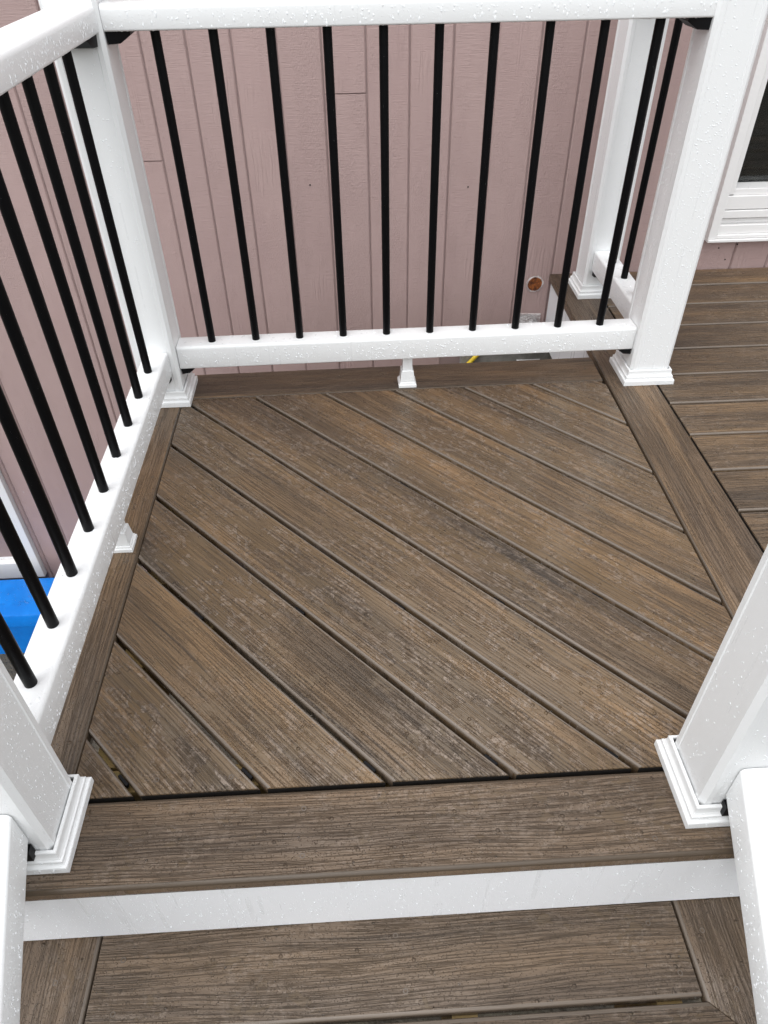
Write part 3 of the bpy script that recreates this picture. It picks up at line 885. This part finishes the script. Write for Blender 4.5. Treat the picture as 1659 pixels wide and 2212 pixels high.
# stair railings ------------------------------------------------------
def stair_railing(label, x, yp, ztop, side):
    r = thing('stair_railing', label, 'railing', (x, yp, 0), -math.pi / 2)      # local x runs down the stair (world -y)
    sl, L, hv = -0.765, 0.95, 0.0725
    rail_mb(L, 0.061, hv, 0.0085, 0.003, sl).build('bottom_rail', M['vinyl'], r, (0.0003, 0, ztop - hv))
    rail_mb(L, 0.086, 0.056, 0.012, 0.004, sl).build('top_rail', M['vinyl'], r, (0.0003, 0, 0.88))
    for k in range(8):
        xx = 0.205 + 0.105 * k if side > 0 else 0.16 + 0.105 * k
        bo = link('baluster', bal_mesh(ztop + sl * xx - 0.01, 0.88 + sl * xx + 0.01, 'baluster'), r, (xx, 0, 0))
        if k < 3: droplets(bo, bal_drops(ztop + sl * xx, ztop + sl * xx + 0.5, 80), mat='water_clear')
    zb_ = ztop - hv
    c = 0.0305 * (-side)                              # inner side of the rail in local y
    MB().box(0.0004, 0.013, -0.0300, 0.0300, zb_ - 0.036, zb_ - 0.012).build('bracket', M['plastic'], r, smooth=0)
    sp = []
    for _ in range(520):
        xx, q = rng.uniform(0.002, 0.5), rng.uniform(0.008, hv - 0.012)
        for sgn in (-1, 1):
            sp.append(((xx, sgn * 0.0306, zb_ + sl * xx + q), (0, sgn, 0), 0.0006 + 0.0014 * rng.random() ** 2, rng.uniform(1, 1.4)))
    for _ in range(120):
        xx = rng.uniform(0.002, 0.5)
        sp.append(((xx, rng.uniform(-.02, .02), ztop + sl * xx), (0.6, 0, 0.8), 0.0008 + 0.0018 * rng.random() ** 2, 1.2))
    droplets(r, sp)
    return r
stair_railing('sloping white stair handrail panel running down from the post on the blue bin side', -0.036, -0.0353 - PH, 0.1455, 1)
stair_railing('sloping white stair handrail panel running down from the rain-streaked post', 0.9955, -0.0252 - PH, 0.1370, -1)

# ------------------------------------------------------------------ things beside the landing
# blue storage bin on the ground
bin_ = thing('storage_bin', 'long blue plastic storage bin with rain drops on its lid, under the low window', 'bin', (-1.35, 1.625, GROUND_Z))
def rounded_box(w, d, z0, z1, r, t=0.0):
    pts = []
    for (cx, cy, a0) in ((w - r, d - r, 0), (-w + r, d - r, 90), (-w + r, -d + r, 180), (w - r, -d + r, 270)):
        for i in range(5):
            a = R(a0 + i * 22.5); pts.append((cx + r * math.cos(a), cy + r * math.sin(a)))
    return pts
def rb(w, d, r, z): return [(x, y, z) for x, y in rounded_box(w, d, 0, 0, r)]
MB().loft([rb(0.735, 0.093, .02, 0.0), rb(0.745, 0.104, .022, 0.205)]).build('body', M['blue'], bin_, smooth=40)
MB().loft([rb(0.752, 0.110, .024, 0.196), rb(0.752, 0.110, .024, 0.255), rb(0.748, 0.106, .022, 0.264), rb(0.70, 0.07, .02, 0.270)]).build('lid', M['blue'], bin_, smooth=30)
droplets(bin_, rect_spots(500, (-0.7, -0.06, 0.2705), (1.4, 0, 0), (0, 0.12, 0), (0, 0, 1), 0.0015, 0.005, (1, 1.5)), mat='water_clear')

# crumpled foil duct hanging from the wall
duct = thing('foil_duct', 'short crumpled silver foil duct sticking out of the mauve wall', 'duct', (1.105, WALL_Y, -0.195))
n = 22; rings = []
for i, (yy, r) in enumerate(((0.004, .046), (-.02, .047), (-.035, .044), (-.05, .047), (-.065, .043), (-.08, .046), (-.095, .042))):
    rings.append([((r + rng.uniform(-.003, .003)) * math.cos(2 * math.pi * k / n), yy - 0.0, (r + rng.uniform(-.003, .003)) * math.sin(2 * math.pi * k / n) - 0.12 * (yy * yy) * 8) for k in range(n)])
MB().loft(rings).build('sleeve', M['foil'], duct, smooth=20)
MB().loft([[(x * s, y, z * s2) for x, z in ((-.055, -.05), (.05, -.052), (.053, .045), (-.05, .05))] for y, s, s2 in ((-0.001, 1, 1), (-0.004, .98, .98))]).build('flange', M['torn'], duct, smooth=0)
# white vent elbow lower on the footing
vent = thing('vent_outlet', 'small white square vent outlet low on the concrete footing', 'vent', (1.125, WALL_Y - 0.031, -0.365))
MB().loft([[(-.045, 0, -.045), (.045, 0, -.045), (.045, 0, .045), (-.045, 0, .045)], [(-.042, -.012, -.042), (.042, -.012, -.042), (.042, -.012, .042), (-.042, -.012, .042)]]).build('flange', M['vinyl_dry'], vent, smooth=0)
MB().loft([[(.034 * math.cos(2 * math.pi * k / 20), y, .034 * math.sin(2 * math.pi * k / 20)) for k in range(20)] for y in (-.011, -.045)]).build('collar', M['foil'], vent, smooth=40)
# yellow hose
hose = MB().tube([(0.66, 1.70, -0.80), (0.74, 1.76, -0.56), (0.82, 1.805, -0.42), (0.872, 1.83, -0.345), (0.925, 1.842, -0.295), (0.965, 1.850, -0.262), (0.99, 1.866, -0.250), (0.995, 1.884, -0.248)], 0.008, 12).build('garden_hose', M['hose'], smooth=60)
hose['label'] = 'yellow hose seen below the long railing in front of the concrete footing'; hose['category'] = 'hose'
